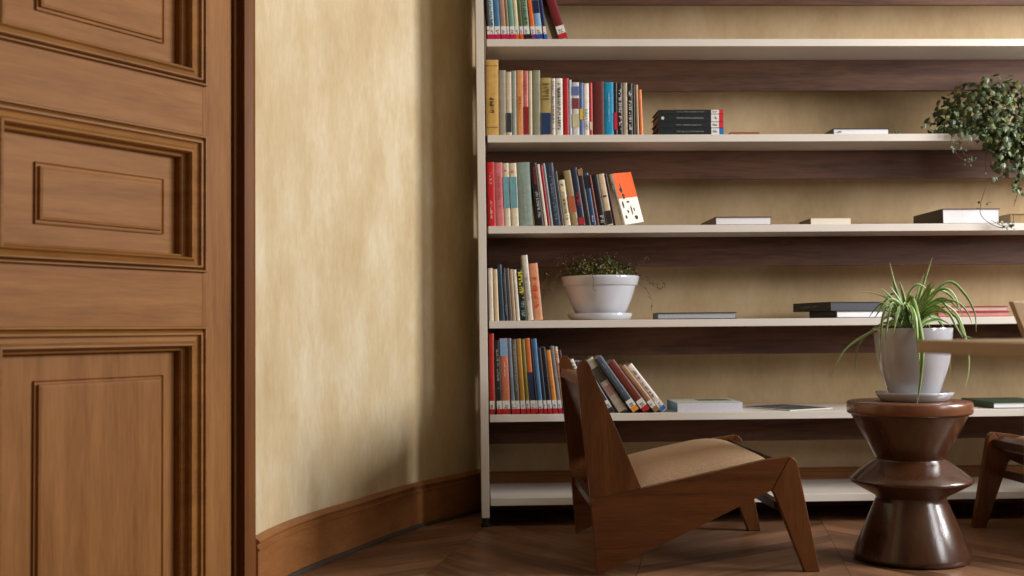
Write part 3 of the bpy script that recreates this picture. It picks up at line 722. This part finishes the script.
key = [
 ([(907, 330), (903, 305), (897, 285), (893, 265)], .0065, 0), ([(914, 330), (920, 305), (928, 283), (936, 261)], .0065, .01),
 ([(912, 330), (917, 312), (922, 298), (930, 276)], .005, .03), ([(914, 328), (930, 300), (948, 285), (962, 297), (971, 315), (972, 333)], .006, -.03),
 ([(905, 330), (890, 330), (868, 334), (845, 350), (829, 378)], .0045, -.02), ([(895, 330), (880, 329), (868, 338), (861, 352), (859, 373)], .004, .02),
 ([(908, 322), (906, 300), (905, 318), (905, 345), (903, 375), (899, 399)], .0115, -.150), ([(906, 322), (903, 306), (901, 318), (902, 345), (904, 368)], .008, -.142),
 ([(900, 328), (888, 308), (879, 318), (876, 340), (875, 358)], .0055, -.06), ([(903, 328), (893, 306), (884, 312), (880, 330), (879, 343)], .006, -.08),
 ([(905, 326), (892, 302), (872, 294), (858, 296), (850, 302)], .002, 0), ([(915, 328), (935, 312), (950, 318), (957, 335), (965, 338)], .005, -.05),
 ([(917, 328), (935, 318), (950, 330), (954, 350), (955, 375)], .004, .04), ([(918, 326), (940, 306), (960, 316), (970, 345), (971, 368), (966, 389)], .0042, .02),
 ([(916, 326), (932, 296), (950, 294), (962, 306), (968, 318)], .005, .03), ([(915, 326), (930, 306), (948, 303), (960, 312), (966, 326)], .005, -.05),
 ([(911, 326), (909, 300), (916, 288), (924, 290), (930, 300)], .0055, -.02), ([(912, 328), (924, 302), (938, 292), (948, 300), (952, 316)], .0055, -.07),
 ([(908, 328), (897, 308), (888, 318), (884, 334)], .0065, -.10), ([(914, 328), (922, 310), (936, 314), (944, 328), (950, 338)], .006, -.10),
 ([(910, 328), (905, 302), (901, 295), (895, 300), (888, 312)], .0055, .05),
]
bm = bmesh.new()
for P, w_, dy in key:
    n_ = len(P); Q = [Vector(PX(x, y, dy*min(1, 1.9*i/(n_-1)))) for i, (x, y) in enumerate(P)]
    blade(bm, Q, w_*.80, side=Vector((rnd.uniform(-.4, .4), -1, .0)).normalized())
for i in range(64):
    a = rnd.uniform(0, 2*math.pi); r_ = rnd.uniform(.05, .13); h_ = rnd.uniform(.02, .105); e = rnd.uniform(-.03, .05)
    c_, s_ = math.cos(a), math.sin(a); b0 = Vector((c_*.012, s_*.012, .203))
    blade(bm, [b0, b0+Vector((c_*r_*.25, s_*r_*.25, h_*.75)), b0+Vector((c_*r_*.65, s_*r_*.65, h_)), b0+Vector((c_*r_, s_*r_, h_*.8+e-.02))], rnd.uniform(.0038, .0058), 5, side=Vector((-s_, c_, 0)))
for i in range(34):
    a = rnd.uniform(0, 2*math.pi); c_, s_ = math.cos(a), math.sin(a); h_ = rnd.uniform(.07, .165); r_ = rnd.uniform(.015, .085)
    b0 = Vector((c_*.014, s_*.014, .203))
    blade(bm, [b0, b0+Vector((c_*r_*.3, s_*r_*.3, h_*.55)), b0+Vector((c_*r_, s_*r_, h_))], rnd.uniform(.005, .0075), 6, side=Vector((-s_, c_, 0)))
link('foliage', bm, [M_lg, M_lc], sp)
sp.location = (1.359, -.69, .5105)

# ------------------------------------------------------------------ white bowl with creeping plant
bm = bmesh.new()
lathe(bm, [(0, 0), (.108, 0), (.116, .004), (.124, .016), (.1255, .024), (.1235, .027), (.119, .0245), (.108, .012), (0, .012)])
tag(link('saucer', bm, M_bowl, None, smooth=True, auto=60, loc=(.464, .17, ST[4]+.0003)), 'white glazed saucer under the wide white bowl, on the fourth shelf', 'saucer')
pr = thing('plant_pot', 'wide white glazed bowl planter standing on the fourth shelf', 'plant pot', (.466, .17, ST[4]+.0125))
bm = bmesh.new()
lathe(bm, [(0, 0), (.078, 0), (.090, .006), (.103, .026), (.117, .058), (.129, .090), (.1375, .1185), (.1425, .1200), (.1455, .124), (.1515, .148), (.1525, .154), (.1505, .157), (.1465, .157), (.1445, .153), (.138, .135), (0, .135)])
link('bowl_body', bm, M_bowl, pr, smooth=True, auto=50)
bm = bmesh.new(); lathe(bm, [(0, .1355), (.135, .1355), (.130, .144), (.07, .152), (0, .154)], 32)
link('soil', bm, M_soil, pr, smooth=True)
cp = thing('creeping_plant', 'low dark creeping plant with wiry trailing stems in the white bowl', 'plant', (.466, .17, ST[4]+.150))
M_cl = leafmat('creeper_leaf', (.10, .12, .04)); M_cl2 = leafmat('creeper_leaf_light', (.34, .27, .09)); M_tw = mat('wiry_stem', (.10, .045, .025), .7)
def tinyleaf(bm, p, s, mi):
    d = Vector((rnd.uniform(-1, 1), rnd.uniform(-1, 1), rnd.uniform(-.4, 1))).normalized(); e = d.cross(Vector((rnd.random(), rnd.random(), rnd.random()))).normalized()
    n = d.cross(e)*.25*s
    vs = [bm.verts.new(p+q) for q in (Vector((0, 0, 0)), d*s*.5+e*s*.4+n, d*s, d*s*.5-e*s*.4+n)]
    bm.faces.new(vs).material_index = mi
bm = bmesh.new()
for i in range(5200):
    a = rnd.uniform(0, 2*math.pi); r_ = .140*math.sqrt(rnd.random()); x, y = r_*math.cos(a), r_*math.sin(a)
    top = (.076+.012*math.sin(x*60)+.008*math.cos(y*50))*(1-(r_/.15)**3)
    z = rnd.uniform(-.005, 1)*top + abs(rnd.gauss(0, .010))
    tinyleaf(bm, Vector((x, y, z)), rnd.uniform(.006, .012), 0 if rnd.random() < .66 else 1)
link('foliage', bm, [M_cl, M_cl2], cp)
bm = bmesh.new()
def stem(P, leaves, mi=2, r=.0008, jit=.002, ls=(.004, .008)):
    pts = catmull(P, 8); pts = [p+Vector((rnd.gauss(0, jit), rnd.gauss(0, jit), rnd.gauss(0, jit))) for p in pts]
    tube(bm, pts, r, 4, mi)
    for _ in range(leaves):
        tinyleaf(bm, rnd.choice(pts)+Vector((rnd.gauss(0, .003), rnd.gauss(0, .003), rnd.gauss(0, .003))), rnd.uniform(*ls), rnd.choice((0, 1, 2)))
def B(x, y, dy=0): return ((x-599.5)/260., dy, (276-y)/260.+.013)
stem([B(580, 272), B(560, 270, -.03), B(545, 285, -.06), B(538, 300, -.07), B(541, 318, -.07)], 40)
stem([B(575, 272), B(555, 276, -.05), B(545, 292, -.08), B(536, 280, -.08)], 30)
stem([B(585, 270), B(560, 262, -.02), B(548, 272, -.04), B(533, 290, -.09)], 30)
stem([B(580, 270), B(565, 256, -.02), B(552, 258, -.03)], 16)
stem([B(596, 262), B(584, 250, 0), B(582, 243, 0)], 6)
stem([B(585, 268), B(572, 262), B(560, 255, -.02), B(556, 264, -.03)], 16)
stem([B(625, 270), B(641, 274, -.03), B(652, 284, -.05), B(660, 287, -.06), B(663, 282, -.06)], 34)
stem([B(630, 272), B(645, 280, -.06), B(655, 284, -.08)], 20)
stem([B(625, 266), B(637, 262, -.02), B(646, 256, -.03)], 12)
stem([B(634, 276), B(643, 290, -.10), B(647, 300, -.12), B(646, 310, -.12)], 14)
stem([B(590, 268, -.08), B(588, 275, -.146), B(589, 289, -.150)], 14)
stem([B(610, 266, 0), B(612, 254, 0), B(618, 250, 0)], 8)
for _ in range(26):
    x = rnd.uniform(566, 634); dx = (x-600)*rnd.uniform(.1, .5); y = rnd.uniform(-.1, .0)
    stem([B(x, 272, y), B(x+dx*.5, 262, y), B(x+dx, rnd.uniform(249, 260), y-.01)], 9)
link('trailing_stems', bm, [M_cl, M_cl2, M_tw], cp)

# ------------------------------------------------------------------ ivy on the second shelf
iv = thing('ivy', 'large bushy ivy spilling over the right end of the second shelf', 'plant', (2.10, .14, ST[2]+.0003))
bm = bmesh.new(); lathe(bm, [(0, 0), (.055, 0), (.060, .004), (.078, .110), (.084, .112), (.084, .130), (.078, .130), (.070, .105), (0, .105)], 40)
link('pot', bm, mat('terracotta_glaze', (.30, .15, .09), .6), iv, smooth=True, auto=50, loc=(.12, -.015, 0))
M_iv = [leafmat('ivy_dark', (.03, .052, .016)), leafmat('ivy_mid', (.070, .105, .035)), leafmat('ivy_pale', (.18, .235, .115)), leafmat('ivy_olive', (.13, .125, .035)), mat('ivy_stem', (.09, .05, .035), .7)]
LEAF = [(0, -.05), (.32, -.22), (.5, .0), (.82, .12), (.52, .32), (.60, .62), (.25, .60), (0, 1.05), (-.25, .60), (-.60, .62), (-.52, .32), (-.82, .12), (-.5, 0), (-.32, -.22)]
def ivyleaf(bm, p, s, nrm, mi, mid=None):
    nrm = nrm.normalized(); dn = Vector((rnd.gauss(0, .5), rnd.gauss(0, .3), -1)); e = nrm.cross(dn)
    if e.length < .05: e = Vector((1, 0, 0))
    e.normalize(); d = e.cross(nrm).normalized()
    if d.z > 0: d = -d
    c = bm.verts.new(p + d*.25*s + nrm*.06*s)
    vs = [bm.verts.new(p + e*x*s*.62 + d*y*s*.9 + nrm*(-.10*s*abs(x)-.12*s*max(0, y-.5))) for x, y in LEAF]
    for i in range(len(vs)):
        f = bm.faces.new((c, vs[i], vs[(i+1) % len(vs)])); f.material_index = mi
bm = bmesh.new()
IX, IZ = 2.10, ST[2]
def ix(x): return 1.983+(x-1000)/264. - IX
def iz(y): return (134-y)/266.
blobs = [((1010, 103), (46, 33), (-.05, .08)), ((988, 110), (36, 28), (-.02, .10)), ((966, 120), (25, 18), (-.02, .08)), ((1035, 112), (45, 36), (-.06, .06)), ((1000, 136), (27, 20), (-.13, .03)), ((1028, 142), (32, 28), (-.14, .03)), ((1003, 160), (18, 18), (-.12, .02)), ((952, 128), (12, 7), (-.06, .04))]
wts = [70, 50, 26, 80, 40, 50, 10, 7]
for (c, rr, (ya, yb)), n_ in zip(blobs, wts):
    for _ in range(int(n_*6.5)):
        while True:
            v = Vector((rnd.gauss(0, 1), rnd.gauss(0, 1), rnd.gauss(0, 1))).normalized()
            if v.y < .45: break
        k = rnd.uniform(.35, 1.3)**.6
        x = ix(c[0]) + v.x*k*rr[0]/264; z = iz(c[1]) + v.z*k*rr[1]/266; y = (ya+yb)/2 + v.y*k*(yb-ya)/2*1.1
        y -= .02
        if -.06 < z < .012 and y > -.16: y = -.165 - rnd.random()*.03
        if z <= -.06 and y > -.15: y = -.15-rnd.random()*.04
        mi = rnd.choices((0, 1, 2, 3), (.40, .30, .17, .13))[0]
        ivyleaf(bm, Vector((x, y, z)), rnd.uniform(.015, .032), Vector((v.x, v.y-.6, v.z+.35)) + Vector((rnd.gauss(0, .6), rnd.gauss(0, .45), rnd.gauss(0, .6))), mi)
def vine(P, leaves, s=(.010, .022), r=.0011):
    pts = catmull([(ix(x), dy, iz(y)) for x, y, dy in P], 8)
    tube(bm, pts, r, 5, 4)
    for _ in range(leaves):
        p = rnd.choice(pts); ivyleaf(bm, p+Vector((rnd.gauss(0, .006), -abs(rnd.gauss(0, .006)), rnd.gauss(0, .006))), rnd.uniform(*s), Vector((rnd.gauss(0, .5), -1, rnd.gauss(.3, .5))), rnd.choice((1, 2, 3, 0)))
vine([(985, 140, -.15), (981, 160, -.155), (981, 185, -.155), (975, 205, -.155), (975, 217, -.155), (984, 226, -.16), (995, 230, -.165), (1006, 226, -.16), (1008, 216, -.15)], 5, (.008, .014), .0013)
vine([(984, 222, -.16), (995, 228, -.165), (1006, 227, -.165)], 9, (.010, .018))
vine([(990, 150, -.15), (1004, 170, -.16), (996, 178, -.16), (985, 183, -.155)], 9)
vine([(1005, 150, -.15), (1012, 175, -.165), (1008, 188, -.16), (1016, 196, -.16), (1030, 202, -.15)], 34, (.012, .024))
vine([(1015, 150, -.15), (1020, 175, -.16), (1030, 190, -.16)], 24, (.012, .024))
vine([(958, 130, -.15), (946, 140, -.16), (948, 152, -.16), (958, 162, -.16), (965, 164, -.155)], 16, (.008, .016))
vine([(962, 132, -.15), (954, 144, -.16), (960, 156, -.155), (970, 160, -.155)], 12, (.008, .016))
vine([(955, 128, -.02), (940, 126, -.04), (930, 122, -.05)], 14, (.010, .018))
vine([(940, 132, -.05), (920, 132, -.05), (904, 130, -.04), (900, 120, -.03)], 6, (.008, .014))
vine([(903, 132, -.04), (908, 130, -.04)], 6, (.008, .013))
vine([(981, 205, -.15), (986, 204, -.15)], 2, (.007, .012))
vine([(1018, 150, -.12), (1016, 185, -.14), (1010, 208, -.14)], 3, (.007, .012))
vine([(1020, 190, -.15), (1024, 212, -.15)], 6, (.009, .016))
link('foliage', bm, M_iv, iv)

# ------------------------------------------------------------------ pale oak table and chair at the right
t = thing('dining_table', 'pale oak table top corner reaching in from the right, out of focus', 'table', (1.27, -2.98, 0))
bm = bmesh.new()
V = [(-.532, .650), (.60, .690), (.60, -.75), (-.60, -.75)]
prism(bm, V, lambda p, q, z: (p, q, z), .681, .7035)
link('table_top', bm, M_oak, t, bevel=.002)
bm = bmesh.new(); lathe(bm, [(0, .02), (.035, .02), (.035, .68), (0, .68)], 32); link('pedestal', bm, M_black, t, smooth=True, auto=40)
bm = bmesh.new(); lathe(bm, [(0, 0), (.22, 0), (.22, .010), (.05, .0195), (0, .0195)], 48); link('pedestal_foot', bm, M_black, t, smooth=True, auto=40)
t = thing('dining_chair', 'pale oak chair back showing behind the oak table corner at the right edge', 'chair', (1.475, -1.66, 0))
bm = bmesh.new()      # gently curved crest board with slanted ends
n_ = 12; rows_ = []
for i in range(n_+1):
    f = i/n_; x = -.258+.516*f; yb = .035*(1-(2*f-1)**2)
    cut = .045 if i in (0, n_) else 0
    sg = 1 if i == 0 else -1
    rows_.append([bm.verts.new((x + (sg*.050 if i in (0, n_) else 0), yb, .665)), bm.verts.new((x, yb-.012, .783)), bm.verts.new((x, yb+.010, .783)), bm.verts.new((x+(sg*.050 if i in (0, n_) else 0), yb+.022, .665))])
for a, b in zip(rows_, rows_[1:]):
    for j in range(4): bm.faces.new((a[j], b[j], b[(j+1) % 4], a[(j+1) % 4]))
bm.faces.new(rows_[0]); bm.faces.new(rows_[-1][::-1])
link('backrest', bm, M_oak, t, bevel=.003)
for s in (-1, 1):
    bm = bmesh.new(); x = s*.205
    tube(bm, [(x, .045, 0), (x, .02, .42), (x, .012, .664)], [.013, .017, .014], 12); link('back_leg', bm, M_oak, t, smooth=True, auto=50)
    bm = bmesh.new(); tube(bm, [(x, -.40, 0), (x, -.385, .435)], [.013, .018], 12); link('front_leg', bm, M_oak, t, smooth=True, auto=50)
bm = bmesh.new(); prism(bm, [(-.185, -.001), (.185, -.001), (.225, -.42), (.20, -.44), (-.20, -.44), (-.225, -.42)], lambda p, q, z: (p, q, z), .436, .460)
link('seat', bm, M_oak, t, bevel=.004)
